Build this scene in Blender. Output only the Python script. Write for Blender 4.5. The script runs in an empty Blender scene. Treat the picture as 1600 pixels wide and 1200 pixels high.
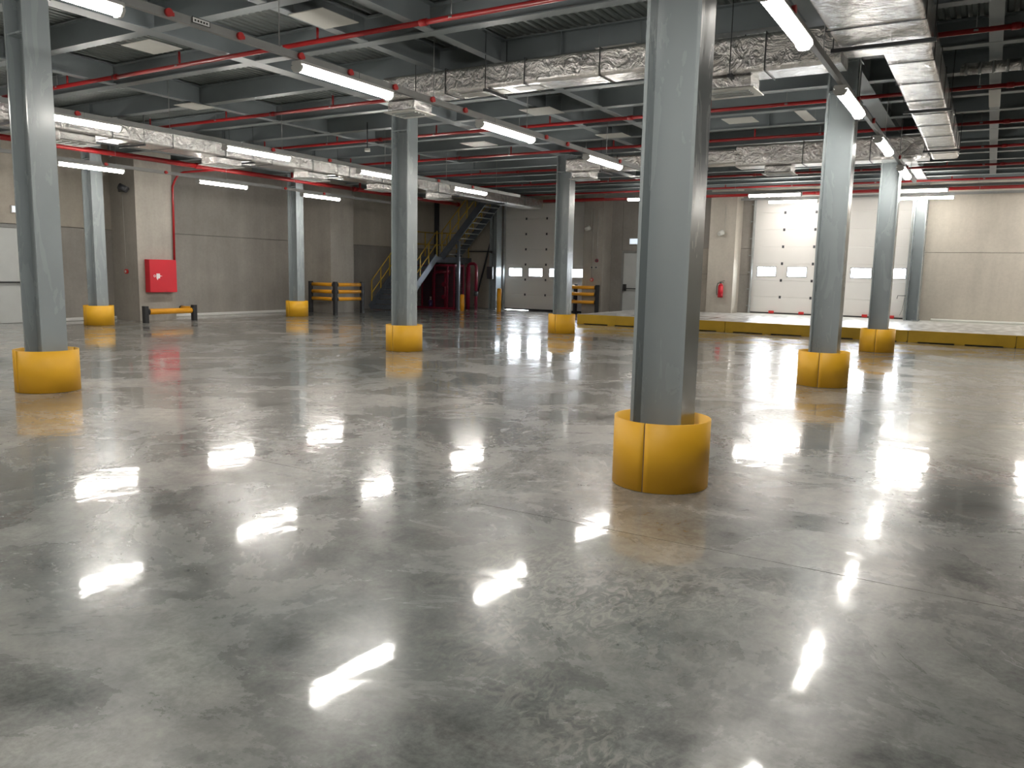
import bpy, math, random
from mathutils import Vector, Matrix
random.seed(7)
sc = bpy.context.scene
col = sc.collection

# ------------------------------------------------------------------ camera
FPX, YAW, PITCH, ROLL, CAMH = 1239.0, 0.53625639, 0.13869308, -0.02105753, 1.5
fw = Vector((-math.sin(YAW)*math.cos(PITCH), math.cos(YAW)*math.cos(PITCH), -math.sin(PITCH)))
rt = Vector((math.cos(YAW), math.sin(YAW), 0)); dn = fw.cross(rt)
rt2 = math.cos(ROLL)*rt + math.sin(ROLL)*dn; dn2 = -math.sin(ROLL)*rt + math.cos(ROLL)*dn
cam = bpy.data.cameras.new('camera'); camo = bpy.data.objects.new('camera', cam); col.objects.link(camo)
cam.sensor_fit = 'HORIZONTAL'; cam.sensor_width = 36.0; cam.lens = FPX/1600*36.0
cam.clip_start = 0.05; cam.clip_end = 200
m = Matrix((rt2, -dn2, -fw)).transposed().to_4x4(); m.translation = (0, 0, CAMH); camo.matrix_world = m
sc.camera = camo

# ------------------------------------------------------------------ world, exposure
world = bpy.data.worlds.new('overcast_sky'); sc.world = world; world.use_nodes = True
bg = world.node_tree.nodes['Background']; bg.inputs[0].default_value = (0.86, 0.93, 1.0, 1); bg.inputs[1].default_value = 22.0
sc.view_settings.view_transform = 'Standard'; sc.view_settings.look = 'None'
sc.view_settings.gamma = 1.0; sc.view_settings.use_curve_mapping = False
sc.view_settings.exposure = 1.2
sc.cycles.max_bounces = 5; sc.cycles.diffuse_bounces = 3; sc.cycles.glossy_bounces = 2; sc.cycles.transmission_bounces = 2; sc.cycles.transparent_max_bounces = 4
sc.cycles.caustics_reflective = False; sc.cycles.caustics_refractive = False
LAMP = 34.0          # radiance of the lit lamp diffusers

# ------------------------------------------------------------------ materials
MATS = {}
def nodes_of(name):
    mt = bpy.data.materials.new(name); mt.use_nodes = True; MATS[name] = mt
    nt = mt.node_tree; return mt, nt, nt.nodes, nt.links, nt.nodes['Principled BSDF']
def noise(nt, scale, detail=4, rough=.55, dist=0.0, vec=None, stretch=None, offset=(0, 0, 0)):
    n = nt.nodes.new('ShaderNodeTexNoise'); n.inputs['Scale'].default_value = scale
    n.inputs['Detail'].default_value = detail; n.inputs['Roughness'].default_value = rough; n.inputs['Distortion'].default_value = dist
    if vec is None:
        g = nt.nodes.new('ShaderNodeNewGeometry'); vec = g.outputs['Position']
    if stretch:
        mp = nt.nodes.new('ShaderNodeMapping'); mp.inputs['Scale'].default_value = stretch; mp.inputs['Location'].default_value = offset
        nt.links.new(vec, mp.inputs['Vector']); vec = mp.outputs['Vector']
    nt.links.new(vec, n.inputs['Vector']); return n.outputs['Fac']
def ramp(nt, fac, stops):
    r = nt.nodes.new('ShaderNodeValToRGB'); e = r.color_ramp.elements
    while len(e) < len(stops): e.new(0.5)
    for k, (p, c) in enumerate(stops): e[k].position = p; e[k].color = (*c, 1)
    nt.links.new(fac, r.inputs['Fac']); return r.outputs['Color']
def mix(nt, mode, fac, a, b):
    x = nt.nodes.new('ShaderNodeMix'); x.data_type = 'RGBA'; x.blend_type = mode
    if isinstance(fac, (int, float)): x.inputs[0].default_value = fac
    else: nt.links.new(fac, x.inputs[0])
    for v, i in ((a, 6), (b, 7)):
        if isinstance(v, tuple): x.inputs[i].default_value = (*v, 1)
        else: nt.links.new(v, x.inputs[i])
    return x.outputs[2]
def mrange(nt, fac, a, b, lo=0.3, hi=0.7):
    x = nt.nodes.new('ShaderNodeMapRange'); x.inputs[1].default_value = lo; x.inputs[2].default_value = hi
    x.inputs[3].default_value = a; x.inputs[4].default_value = b; nt.links.new(fac, x.inputs[0]); return x.outputs[0]
def bump(nt, h, strength, dist, normal=None):
    b = nt.nodes.new('ShaderNodeBump'); b.inputs['Strength'].default_value = strength; b.inputs['Distance'].default_value = dist
    nt.links.new(h, b.inputs['Height'])
    if normal is not None: nt.links.new(normal, b.inputs['Normal'])
    return b.outputs['Normal']
def plain(name, c, rough=.45, metal=0.0, var=.12, scale=3.0, spec=.5, bscale=0, bstr=.2, bdist=.002):
    mt, nt, N, L, P = nodes_of(name)
    f = noise(nt, scale, 5)
    lo = tuple(max(0, x*(1-var)) for x in c); hi = tuple(min(1, x*(1+var)) for x in c)
    L.new(ramp(nt, f, [(.3, lo), (.7, hi)]), P.inputs['Base Color'])
    P.inputs['Roughness'].default_value = rough; P.inputs['Metallic'].default_value = metal
    P.inputs['Specular IOR Level'].default_value = spec
    if bscale: L.new(bump(nt, noise(nt, bscale, 3), bstr, bdist), P.inputs['Normal'])
    return mt
plain('steel_paint', (.305, .342, .355), .24, var=.06, scale=1.2)
_n = MATS['steel_paint'].node_tree; _n.links.new(mrange(_n, noise(_n, 1.6, 5, .6, .8, stretch=(3, 3, .7)), .19, .30, .38, .62), _n.nodes['Principled BSDF'].inputs['Roughness'])
plain('beam_paint', (.25, .285, .30), .45, var=.08, scale=1.5)
plain('gusset_dark', (.05, .055, .06), .5)
plain('yellow_paint', (.84, .45, .022), .5, var=.05, scale=2)
plain('yellow_plastic', (.80, .36, .012), .4, var=.05)
plain('yellow_board', (.60, .37, .02), .45, var=.14, scale=1.5)
plain('yellow_rail', (.62, .42, .06), .45)
plain('black_plastic', (.018, .018, .02), .5)
plain('rubber', (.02, .02, .022), .7)
plain('red_pipe', (.36, .013, .015), .3, var=.1)
plain('red_cabinet', (.62, .015, .03), .4, var=.04)
plain('red_plug', (.60, .03, .03), .45)
plain('maroon', (.20, .010, .030), .4)
plain('white_plate', (.62, .62, .58), .5, var=.05)
plain('white_paint', (.72, .72, .70), .45, var=.04)
plain('lamp_housing', (.55, .55, .53), .4, var=.03)
plain('galvanised', (.42, .44, .44), .42, .55, var=.12, scale=4)
plain('tray_steel', (.30, .305, .30), .45, .25, var=.08, scale=4)
plain('rod_steel', (.35, .36, .36), .4, .5)
plain('deck_steel', (.30, .335, .325), .45, .35, var=.18, scale=1.3)
plain('dark_metal', (.045, .048, .055), .45)
plain('stair_steel', (.13, .15, .18), .38, .2, var=.15)
plain('door_grey', (.50, .52, .51), .5, var=.04)
plain('door_frame', (.24, .24, .23), .5)
plain('sector_panel', (.74, .725, .695), .42, var=.03, scale=.8)
plain('blue_drum', (.06, .07, .20), .4)
plain('brown_steel', (.20, .13, .09), .5)
plain('conduit', (.50, .49, .46), .5)
plain('print_white', (.85, .85, .85), .6, var=.02)
plain('print_black', (.02, .02, .02), .6)

def concrete(name, c, var=.2):
    mt, nt, N, L, P = nodes_of(name)
    a = noise(nt, .55, 6, .6); b = noise(nt, 14, 4, .6); s = noise(nt, 1.0, 4, .6, stretch=(2.2, 2.2, .25))
    base = ramp(nt, a, [(.28, tuple(x*(1-var) for x in c)), (.72, tuple(x*(1+var) for x in c))])
    base = mix(nt, 'MULTIPLY', .35, base, ramp(nt, s, [(.35, (.72, .72, .72)), (.65, (1.1, 1.1, 1.1))]))
    base = mix(nt, 'MULTIPLY', .3, base, ramp(nt, b, [(.3, (.75, .75, .75)), (.6, (1, 1, 1))]))
    L.new(base, P.inputs['Base Color']); P.inputs['Roughness'].default_value = .75
    L.new(bump(nt, b, .25, .004), P.inputs['Normal']); return mt
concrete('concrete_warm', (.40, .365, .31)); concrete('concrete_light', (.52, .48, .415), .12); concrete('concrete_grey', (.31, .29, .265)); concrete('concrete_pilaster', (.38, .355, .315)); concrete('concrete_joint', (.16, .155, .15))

# polished concrete floor
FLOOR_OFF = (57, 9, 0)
mt, nt, N, L, P = nodes_of('polished_concrete')
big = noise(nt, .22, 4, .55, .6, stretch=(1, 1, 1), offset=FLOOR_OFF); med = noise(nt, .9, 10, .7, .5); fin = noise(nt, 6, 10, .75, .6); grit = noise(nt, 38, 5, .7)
band = noise(nt, .45, 3, .5, 1.0, stretch=(.6, 1.3, 1)); trowel = noise(nt, 13, 5, .62, 2.6, stretch=(1, .5, 1))
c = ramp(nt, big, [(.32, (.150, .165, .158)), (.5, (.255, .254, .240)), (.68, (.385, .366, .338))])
c = mix(nt, 'MULTIPLY', .8, c, ramp(nt, med, [(.36, (.62, .64, .64)), (.5, (1, 1, 1)), (.66, (1.5, 1.47, 1.42))]))
c = mix(nt, 'MULTIPLY', .7, c, ramp(nt, fin, [(.38, (.62, .62, .62)), (.62, (1.3, 1.3, 1.28))]))
c = mix(nt, 'MULTIPLY', .5, c, ramp(nt, grit, [(.38, (.7, .7, .7)), (.6, (1.15, 1.15, 1.15))]))
tm = nt.nodes.new('ShaderNodeMath'); tm.operation = 'MULTIPLY'
L.new(mrange(nt, band, 0, .62, .50, .62), tm.inputs[0]); L.new(mrange(nt, trowel, 0, 1, .47, .60), tm.inputs[1])
c = mix(nt, 'MIX', tm.outputs[0], c, (.46, .445, .41))
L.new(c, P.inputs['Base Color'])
L.new(mrange(nt, med, .17, .36, .38, .62), P.inputs['Roughness'])
P.inputs['Specular IOR Level'].default_value = .40
wav = noise(nt, 3.2, 2, .5, .6); rip = noise(nt, 7.0, 3, .5, .8)
nrm = bump(nt, wav, .34, .0055); nrm = bump(nt, rip, .16, .0016, nrm)
L.new(nrm, P.inputs['Normal'])
P.inputs['Coat Weight'].default_value = .68; P.inputs['Coat Roughness'].default_value = .062; P.inputs['Coat IOR'].default_value = 1.5
nrm2 = bump(nt, wav, .34, .0055); L.new(bump(nt, rip, .16, .0016, nrm2), P.inputs['Coat Normal'])

# aluminium foil on the duct insulation
mt, nt, N, L, P = nodes_of('foil')
a = noise(nt, 4.5, 5, .6, 1.6); b = noise(nt, 15, 3, .55, 1.2)
L.new(ramp(nt, a, [(.3, (.66, .65, .63)), (.7, (.84, .83, .81))]), P.inputs['Base Color'])
P.inputs['Metallic'].default_value = .88; P.inputs['Roughness'].default_value = .22
L.new(bump(nt, b, .6, .012, bump(nt, a, .8, .05)), P.inputs['Normal'])

# chequer plate
mt, nt, N, L, P = nodes_of('chequer_plate')
v = nt.nodes.new('ShaderNodeTexVoronoi'); v.inputs['Scale'].default_value = 4.5
g = nt.nodes.new('ShaderNodeNewGeometry'); mp = nt.nodes.new('ShaderNodeMapping'); mp.inputs['Scale'].default_value = (1, .45, 1); mp.inputs['Rotation'].default_value = (0, 0, .7)
L.new(g.outputs['Position'], mp.inputs['Vector']); L.new(mp.outputs['Vector'], v.inputs['Vector'])
L.new(mix(nt, 'MULTIPLY', .8, ramp(nt, noise(nt, .7, 4), [(.3, (.72, .72, .71)), (.7, (.9, .9, .88))]), ramp(nt, v.outputs['Distance'], [(.25, (1, 1, 1)), (.62, (.5, .49, .47))])), P.inputs['Base Color'])
P.inputs['Metallic'].default_value = .45; P.inputs['Roughness'].default_value = .30
L.new(bump(nt, v.outputs['Distance'], 1.0, .03), P.inputs['Normal'])

# lit tubes / glazing
mt, nt, N, L, P = nodes_of('lit_diffuser')
P.inputs['Base Color'].default_value = (.9, .9, .9, 1); P.inputs['Emission Color'].default_value = (1.0, .955, .885, 1); P.inputs['Emission Strength'].default_value = LAMP
mt, nt, N, L, P = nodes_of('glazing')
out = N['Material Output']; tr = N.new('ShaderNodeBsdfTransparent'); gl = N.new('ShaderNodeBsdfGlossy'); gl.inputs['Roughness'].default_value = .05
mx = N.new('ShaderNodeMixShader'); mx.inputs[0].default_value = .08; L.new(tr.outputs[0], mx.inputs[1]); L.new(gl.outputs[0], mx.inputs[2]); L.new(mx.outputs[0], out.inputs['Surface'])
mt, nt, N, L, P = nodes_of('sign_face')
P.inputs['Base Color'].default_value = (.75, .82, .9, 1); P.inputs['Emission Color'].default_value = (.75, .87, 1, 1); P.inputs['Emission Strength'].default_value = .35
mt, nt, N, L, P = nodes_of('outdoor_yard')
P.inputs['Base Color'].default_value = (.45, .44, .42, 1); P.inputs['Roughness'].default_value = .9

# ------------------------------------------------------------------ builders
class MB:
    def __init__(s): s.v = []; s.f = []; s.sm = []
    def add(s, vs, fs, smooth=False):
        k = len(s.v); s.v += [tuple(p) for p in vs]
        for f in fs: s.f.append(tuple(i+k for i in f)); s.sm.append(smooth)
        return s
    def box(s, a, b):
        (x0, y0, z0), (x1, y1, z1) = a, b
        x0, x1 = min(x0, x1), max(x0, x1); y0, y1 = min(y0, y1), max(y0, y1); z0, z1 = min(z0, z1), max(z0, z1)
        return s.add([(x0,y0,z0),(x1,y0,z0),(x1,y1,z0),(x0,y1,z0),(x0,y0,z1),(x1,y0,z1),(x1,y1,z1),(x0,y1,z1)],
                     [(0,3,2,1),(4,5,6,7),(0,1,5,4),(1,2,6,5),(2,3,7,6),(3,0,4,7)])
    def bbox(s, a, b, r=.01):                      # box with chamfered edges along its longest axis
        a = Vector(a); b = Vector(b); lo = Vector([min(a[i], b[i]) for i in range(3)]); hi = Vector([max(a[i], b[i]) for i in range(3)])
        ax = max(range(3), key=lambda i: hi[i]-lo[i]); u, w = [(1,2),(2,0),(0,1)][ax]
        prof = [(lo[u]+r,lo[w]),(hi[u]-r,lo[w]),(hi[u],lo[w]+r),(hi[u],hi[w]-r),(hi[u]-r,hi[w]),(lo[u]+r,hi[w]),(lo[u],hi[w]-r),(lo[u],lo[w]+r)]
        vs = []
        for t in (lo[ax], hi[ax]):
            for p, q in prof:
                x = [0,0,0]; x[ax] = t; x[u] = p; x[w] = q; vs.append(x)
        n = 8
        return s.add(vs, [tuple(range(n-1,-1,-1)), tuple(range(n, 2*n))] + [(i,(i+1)%n,(i+1)%n+n,i+n) for i in range(n)])
    def bar(s, p, q, w, h, up=(0,0,1)):            # rectangular bar from p to q
        p = Vector(p); q = Vector(q); d = (q-p).normalized(); up = Vector(up)
        x = d.cross(up).normalized(); y = x.cross(d).normalized()
        vs = []
        for t in (p, q):
            for a, b in ((-1,-1),(1,-1),(1,1),(-1,1)): vs.append(t + x*(a*w/2) + y*(b*h/2))
        return s.add(vs, [(3,2,1,0),(4,5,6,7),(0,1,5,4),(1,2,6,5),(2,3,7,6),(3,0,4,7)])
    def cyl(s, p, q, r, n=12, r2=None):
        p = Vector(p); q = Vector(q); d = (q-p).normalized(); r2 = r if r2 is None else r2
        up = Vector((0,0,1)) if abs(d.z) < .9 else Vector((1,0,0))
        x = d.cross(up).normalized(); y = x.cross(d)
        vs = []
        for t, rr in ((p, r), (q, r2)):
            for i in range(n):
                a = 2*math.pi*i/n; vs.append(t + x*(rr*math.cos(a)) + y*(rr*math.sin(a)))
        k = len(s.v); s.v += [tuple(v) for v in vs]
        for i in range(n): s.f.append((k+(i+1)%n, k+i, k+i+n, k+(i+1)%n+n)); s.sm.append(True)
        s.f.append(tuple(k+i for i in range(n))); s.sm.append(False)
        s.f.append(tuple(k+n+i for i in range(n-1,-1,-1))); s.sm.append(False)
        return s
    def tube(s, pts, r, n=10):                     # swept round pipe through points
        pts = [Vector(p) for p in pts]; k = len(s.v)
        ref = None
        for j, p in enumerate(pts):
            d = ((pts[min(j+1,len(pts)-1)]-p).normalized() + (p-pts[max(j-1,0)]).normalized()).normalized()
            if ref is None: ref = Vector((0,0,1)) if abs(d.z) < .9 else Vector((1,0,0))
            x = d.cross(ref).normalized(); y = x.cross(d).normalized(); ref = y
            for i in range(n):
                a = 2*math.pi*i/n; s.v.append(tuple(p + x*(r*math.cos(a)) + y*(r*math.sin(a))))
        for j in range(len(pts)-1):
            for i in range(n):
                a, b = k+j*n+i, k+j*n+(i+1)%n; s.f.append((b, a, a+n, b+n)); s.sm.append(True)
        s.f.append(tuple(k+i for i in range(n))); s.sm.append(False)
        e = k+(len(pts)-1)*n; s.f.append(tuple(e+i for i in range(n-1,-1,-1))); s.sm.append(False)
        return s
    def extrude(s, prof, axis, t0, t1):            # closed 2-D outline swept along an axis
        u, w = [(1,2),(2,0),(0,1)][axis]; vs = []; n = len(prof)
        for t in (t0, t1):
            for p, q in prof:
                x = [0,0,0]; x[axis] = t; x[u] = p; x[w] = q; vs.append(x)
        return s.add(vs, [tuple(range(n-1,-1,-1)), tuple(range(n, 2*n))] + [(i,(i+1)%n,(i+1)%n+n,i+n) for i in range(n)])
    def arc(s, c, r0, r1, z0, z1, a0, a1, n=28):   # curved shell
        vs = []
        for i in range(n+1):
            a = a0+(a1-a0)*i/n; cs, sn = math.cos(a), math.sin(a)
            vs += [(c[0]+r1*cs,c[1]+r1*sn,z0),(c[0]+r1*cs,c[1]+r1*sn,z1),(c[0]+r0*cs,c[1]+r0*sn,z1),(c[0]+r0*cs,c[1]+r0*sn,z0)]
        k = len(s.v); s.v += vs
        for i in range(n):
            b = k+4*i
            for j in range(4):
                s.f.append((b+j, b+4+j, b+4+(j+1)%4, b+(j+1)%4)); s.sm.append(j in (0,2))
        s.f.append((k,k+1,k+2,k+3)); s.sm.append(False); e = k+4*n; s.f.append((e+3,e+2,e+1,e)); s.sm.append(False)
        return s
    def build(s, name, mat, parent=None):
        o0 = Vector((0,0,0)); p = parent
        while p is not None: o0 += p.location; p = p.parent
        if parent is None and s.v:                 # origin at the base centre of the mesh
            lo = [min(v[i] for v in s.v) for i in range(3)]; hi = [max(v[i] for v in s.v) for i in range(3)]
            o0 = Vector(((lo[0]+hi[0])/2, (lo[1]+hi[1])/2, lo[2]))
        me = bpy.data.meshes.new(name); me.from_pydata([tuple(Vector(v)-o0) for v in s.v], [], s.f); me.validate()
        if len(me.polygons) == len(s.sm): me.polygons.foreach_set('use_smooth', s.sm)
        me.materials.append(MATS[mat]); me.update()
        o = bpy.data.objects.new(name, me); col.objects.link(o)
        if parent is None: o.location = o0
        else: o.parent = parent
        return o
def tag(o, label=None, cat=None, group=None, kind=None):
    for k, v in (('label', label), ('category', cat), ('group', group), ('kind', kind)):
        if v: o[k] = v
    return o
def thing(name, label, cat, loc, group=None):
    o = bpy.data.objects.new(name, None); col.objects.link(o); o.location = loc; o.empty_display_size = .1
    return tag(o, label, cat, group)
def copy_tree(o, parent=None):
    c = o.copy(); col.objects.link(c)
    if parent is not None: c.parent = parent
    for ch in list(o.children): copy_tree(ch, c)
    return c
def struct(o, label): return tag(o, label, None, None, 'structure')
ORD = ['first','second','third','fourth','fifth','sixth','seventh','eighth','ninth','tenth','eleventh','twelfth','thirteenth','fourteenth','fifteenth','sixteenth','seventeenth','eighteenth']
B = lambda a, b: MB().box(a, b)

# ------------------------------------------------------------------ room shell
XL, XR, YB, YF, ZC = -20.9, 9.6, 28.4, -6.0, 4.80
fl = B((XL-.3, YF-.3, -.30), (XR+.3, YB+.3, -.012)).build('floor', 'concrete_joint')
struct(fl, 'polished grey concrete floor with saw-cut joints')
fx = [XL-.3, -13.05, -5.5, 2.05, XR+.3]; fy = [YF-.3, -2.3, 4.23, 10.78, 17.33, YB+.3]
for i in range(len(fx)-1):
    for j in range(len(fy)-1):
        g_ = .003
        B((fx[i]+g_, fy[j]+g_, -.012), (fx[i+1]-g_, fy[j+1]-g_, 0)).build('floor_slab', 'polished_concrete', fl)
# ribbed steel deck overhead
mb = MB(); x = XL-.2; per = .125; prof = []
while x < XR+.3:
    prof += [(x, ZC), (x+.05, ZC), (x+.065, ZC+.035), (x+.11, ZC+.035)]; x += per
vs = []; fs = []
for yy in (YF-.2, YB+.3): vs += [(p, yy, q) for p, q in prof]
n = len(prof); fs = [(i, i+1, i+1+n, i+n) for i in range(n-1)]
ce = MB().add(vs, fs).add([(XL-.2,YF-.2,ZC+.1),(XR+.3,YF-.2,ZC+.1),(XR+.3,YB+.3,ZC+.1),(XL-.2,YB+.3,ZC+.1)], [(0,1,2,3)]).build('ceiling', 'deck_steel')
struct(ce, 'ribbed galvanised steel deck ceiling')

# left wall: backing plus stacked precast panels with an open joint at 2.45 m
wl = B((XL-.3, YF-.3, 0), (XL-.06, YB+.3, ZC+.1)).build('wall_left', 'concrete_joint'); struct(wl, 'precast concrete panel wall on the left')
DL0, DL1 = 10.05, 11.10       # exit door opening in the left wall
yb = [YF, -.5, 6.5, 13.9, 21.3, YB]
for k in range(5):
    a, b = yb[k]+.008, yb[k+1]-.008
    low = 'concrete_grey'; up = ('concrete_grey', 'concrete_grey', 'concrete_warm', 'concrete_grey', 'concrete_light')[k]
    if a < DL0 < b:
        B((XL-.06, a, 0), (XL, DL0-.07, 2.445)).build('wall_panel', 'concrete_warm', wl); B((XL-.06, DL1+.07, 0), (XL, b, 2.445)).build('wall_panel', low, wl)
    else: B((XL-.06, a, 0), (XL, b, 2.445)).build('wall_panel', low, wl)
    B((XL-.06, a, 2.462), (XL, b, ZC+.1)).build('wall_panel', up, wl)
# pilasters of the left wall
def pilaster(par, a, b, mat='concrete_pilaster'): return B(a, b).build('pilaster', mat, par)
pilaster(wl, (XL, 13.40, 0), (-19.80, 14.53, ZC)); pilaster(wl, (XL, 20.62, 0), (-19.66, 21.78, ZC)); pilaster(wl, (XL, 6.2, 0), (-19.80, 7.3, ZC))
# back wall with two dock openings and an exit door
wb = MB()
D1 = (-17.39, -13.66); D2 = (-7.22, -2.28); EX = (-12.05, -11.08); TOP = 4.30
wb = B((XL-.3, YB+.06, 0), (D1[0], YB+.3, ZC+.1)).build('wall_back', 'concrete_joint'); struct(wb, 'precast concrete wall with the dock doors at the far end')
for a, b, z0, z1 in ((D1[0], D1[1], TOP, ZC+.1), (D1[1], D2[0], 0, ZC+.1), (D2[0], D2[1], TOP, ZC+.1), (D2[0], D2[1], 0, .30), (D2[1], XR+.3, 0, ZC+.1)):
    B((a, YB+.06, z0), (b, YB+.3, z1)).build('wall_backing', 'concrete_joint', wb)
def bp(x0, x1, z0, z1, mat='concrete_warm'): B((x0+.006, YB, z0+.006), (x1-.006, YB+.06, z1-.006)).build('wall_panel', mat, wb)
bp(XL, D1[0], 0, 2.45, 'concrete_light'); bp(XL, D1[0], 2.45, ZC+.1, 'concrete_light')
bp(D1[0], D1[1], TOP, ZC+.1); bp(D2[0], D2[1], TOP, ZC+.1); bp(D2[0], D2[1], 0, .30)
bp(D1[1], EX[0]-.08, 0, ZC+.1, 'concrete_grey'); bp(EX[0]-.08, EX[1]+.08, 2.44, ZC+.1, 'concrete_grey')
for z0, z1 in ((0, 1.62), (1.62, 2.53), (2.53, ZC+.1)): bp(EX[1]+.08, -8.3, z0, z1, 'concrete_grey' if z0 > 2 else 'concrete_warm')
for z0, z1 in ((0, 1.62), (1.62, 2.53), (2.53, ZC+.1)): bp(-8.3, D2[0], z0, z1, 'concrete_grey')
xs = [D2[1], 2.9, XR]
for i in range(2):
    bp(xs[i], xs[i+1], 0, 2.42, 'concrete_light'); bp(xs[i], xs[i+1], 2.42, ZC+.1, 'concrete_light')
pilaster(wb, (-13.38, 27.6, 0), (-12.58, YB, ZC)); pilaster(wb, (-8.53, 27.6, 0), (-7.63, YB, ZC), 'concrete_light')
wr = B((XR, YF-.3, 0), (XR+.3, YB+.3, ZC+.1)).build('wall_right', 'concrete_warm'); struct(wr, 'concrete wall far to the right')
wf = B((XL-.3, YF-.3, 0), (XR+.3, YF, ZC+.1)).build('wall_front', 'concrete_warm'); struct(wf, 'concrete wall behind the viewer')
B((XL-6, YB+.31, -.35), (XR+6, YB+14, -.3)).build('yard', 'outdoor_yard')
yd = bpy.data.objects['yard']; struct(yd, 'concrete loading yard outside the dock doors')
# white skirting along the left wall
bl = thing('baseboard_left', None, None, (XL+.04, 14.5, 0)); struct(bl, 'white skirting conduit along the foot of the left wall')
for a, b in ((7.3, 9.98), (11.18, 13.4), (14.53, 20.62)): MB().bbox((XL, a, 0), (XL+.06, b, .085), .012).build('skirting_length', 'white_paint', bl)

# ------------------------------------------------------------------ doors
def sectional(name, x0, x1, z0, npan, winrow, wins, label):
    d = thing(name, None, None, ((x0+x1)/2, YB+.10, z0)); struct(d, label)
    ph = (TOP-z0+.02)/npan; ya, yb_ = YB+.09, YB+.135
    for k in range(npan):
        a, b = z0+.035+k*ph if k == 0 else z0+k*ph, z0+(k+1)*ph
        if k != winrow:
            p = MB().bbox((x0+.01, ya, a), (x1-.01, yb_, b), .009).build('door_panel', 'sector_panel', d)
        else:
            mb = MB(); w0, w1 = a+.125, a+.125+.345; xs_ = x0+.01
            mb.box((x0+.01, ya, a), (x1-.01, yb_, w0)).box((x0+.01, ya, w1), (x1-.01, yb_, b))
            edges = [x0+.01]
            for wx in wins: edges += [wx, wx+.66]
            edges.append(x1-.01)
            for i in range(0, len(edges), 2): mb.box((edges[i], ya, w0), (edges[i+1], yb_, w1))
            p = mb.build('window_panel', 'sector_panel', d)
            for wx in wins:
                f = MB(); t = .022
                f.box((wx, ya-.012, w0), (wx+.66, ya+.02, w0+t)).box((wx, ya-.012, w1-t), (wx+.66, ya+.02, w1)).box((wx, ya-.012, w0+t), (wx+t, ya+.02, w1-t)).box((wx+.66-t, ya-.012, w0+t), (wx+.66, ya+.02, w1-t))
                f.build('window_frame', 'dark_metal', p)
                B((wx+.01, ya+.01, w0+.01), (wx+.65, ya+.018, w1-.01)).build('pane', 'glazing', p)
    for k in range(1, npan):                        # hinges on every section joint
        z = z0+k*ph
        for i in range(len(wins)-1):
            hx = (wins[i]+.66+wins[i+1])/2
            B((hx-.035, ya-.012, z-.045), (hx+.035, ya-.001, z+.045)).build('hinge', 'dark_metal', d)
    B((x0+.01 if z0 > .1 else x0+1.15, ya+.005, z0-.03), (x1-.01, yb_, z0+.034)).build('bottom_seal', 'rubber', d)
    if z0 < .1: B((x0+.01, ya+.005, z0-.022), (x0+1.15, yb_, z0+.034)).build('bottom_seal', 'rubber', d)
    for sx, x in ((1, x0), (-1, x1)):               # guide tracks with brackets
        t = MB().box((x-.015*sx, YB-.10, z0), (x+.03*sx, YB-.04, TOP)).box((x+.012*sx, YB-.04, z0), (x+.03*sx, YB+.06, TOP)).build('guide_track', 'galvanised', d)
        for k in range(7):
            z = z0+.25+k*.58; B((x-.10*sx, YB-.075, z-.02), (x-.02*sx, YB, z+.02)).build('bracket', 'galvanised', t)
    return d
d1 = sectional('door_1', D1[0], D1[1], .03, 7, 2, [-17.21, -16.26, -15.31, -14.36], 'white sectional dock door with four small windows beside the stair')
d2 = sectional('door_2', D2[0], D2[1], .30, 7, 2, [-7.05, -6.035, -5.02, -4.005, -2.99], 'wide white sectional dock door with five small windows behind the yellow-edged platform')
for x in (-6.45, -5.45, -3.45, -2.65): MB().bbox((x-.08, YB-.06, .31), (x+.08, YB+.05, .40), .012).build('bottom_lock', 'red_plug', d2)
B((D2[0]-.02, YB+.06, .295), (D2[1]+.02, YB+.3, .302)).build('sill', 'galvanised', d2)

def exit_door(name, horizontal_x, a, b, face, label):
    # leaf in a steel frame; horizontal_x: door in the back wall, otherwise in the left wall
    def bx(u0, u1, w0, w1, z0, z1):
        return B((u0, face+w0, z0), (u1, face+w1, z1)) if horizontal_x else B((face-w0, u0, z0), (face-w1, u1, z1))
    loc = ((a+b)/2, face, 0) if horizontal_x else (face, (a+b)/2, 0)
    d = thing(name, None, None, loc); struct(d, label)
    t = .075
    for u0, u1, z0, z1 in ((a-t, a, 0, 2.44), (b, b+t, 0, 2.44), (a, b, 2.36, 2.44)): bx(u0, u1, -.03, .06, z0, z1).build('door_frame', 'door_frame', d)
    lf = bx(a+.004, b-.004, .01, .055, .008, 2.355).build('leaf', 'door_grey', d)
    bar = MB()
    if horizontal_x:
        bar.cyl((a+.10, face-.07, 1.02), (b-.1, face-.07, 1.02), .018, 8); bar.box((a+.05, face-.09, .93), (a+.15, face+.01, 1.18)); bar.box((b-.15, face-.09, .97), (b-.05, face+.01, 1.09))
    else:
        bar.cyl((face+.07, a+.10, 1.02), (face+.07, b-.1, 1.02), .02, 8); bar.bar((face+.01, a+.06, 1.10), (face+.07, a+.13, 1.02), .035, .035); bar.box((face-.01, b-.15, .97), (face+.09, b-.05, 1.09))
    bar.build('panic_bar', 'black_plastic', lf)
    return d
e1 = exit_door('door_3', False, DL0, DL1, XL, 'pale grey exit door with black panic bar in the left wall')
e2 = exit_door('door_4', True, EX[0], EX[1], YB, 'pale grey exit door with black panic bar in the far wall')
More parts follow.
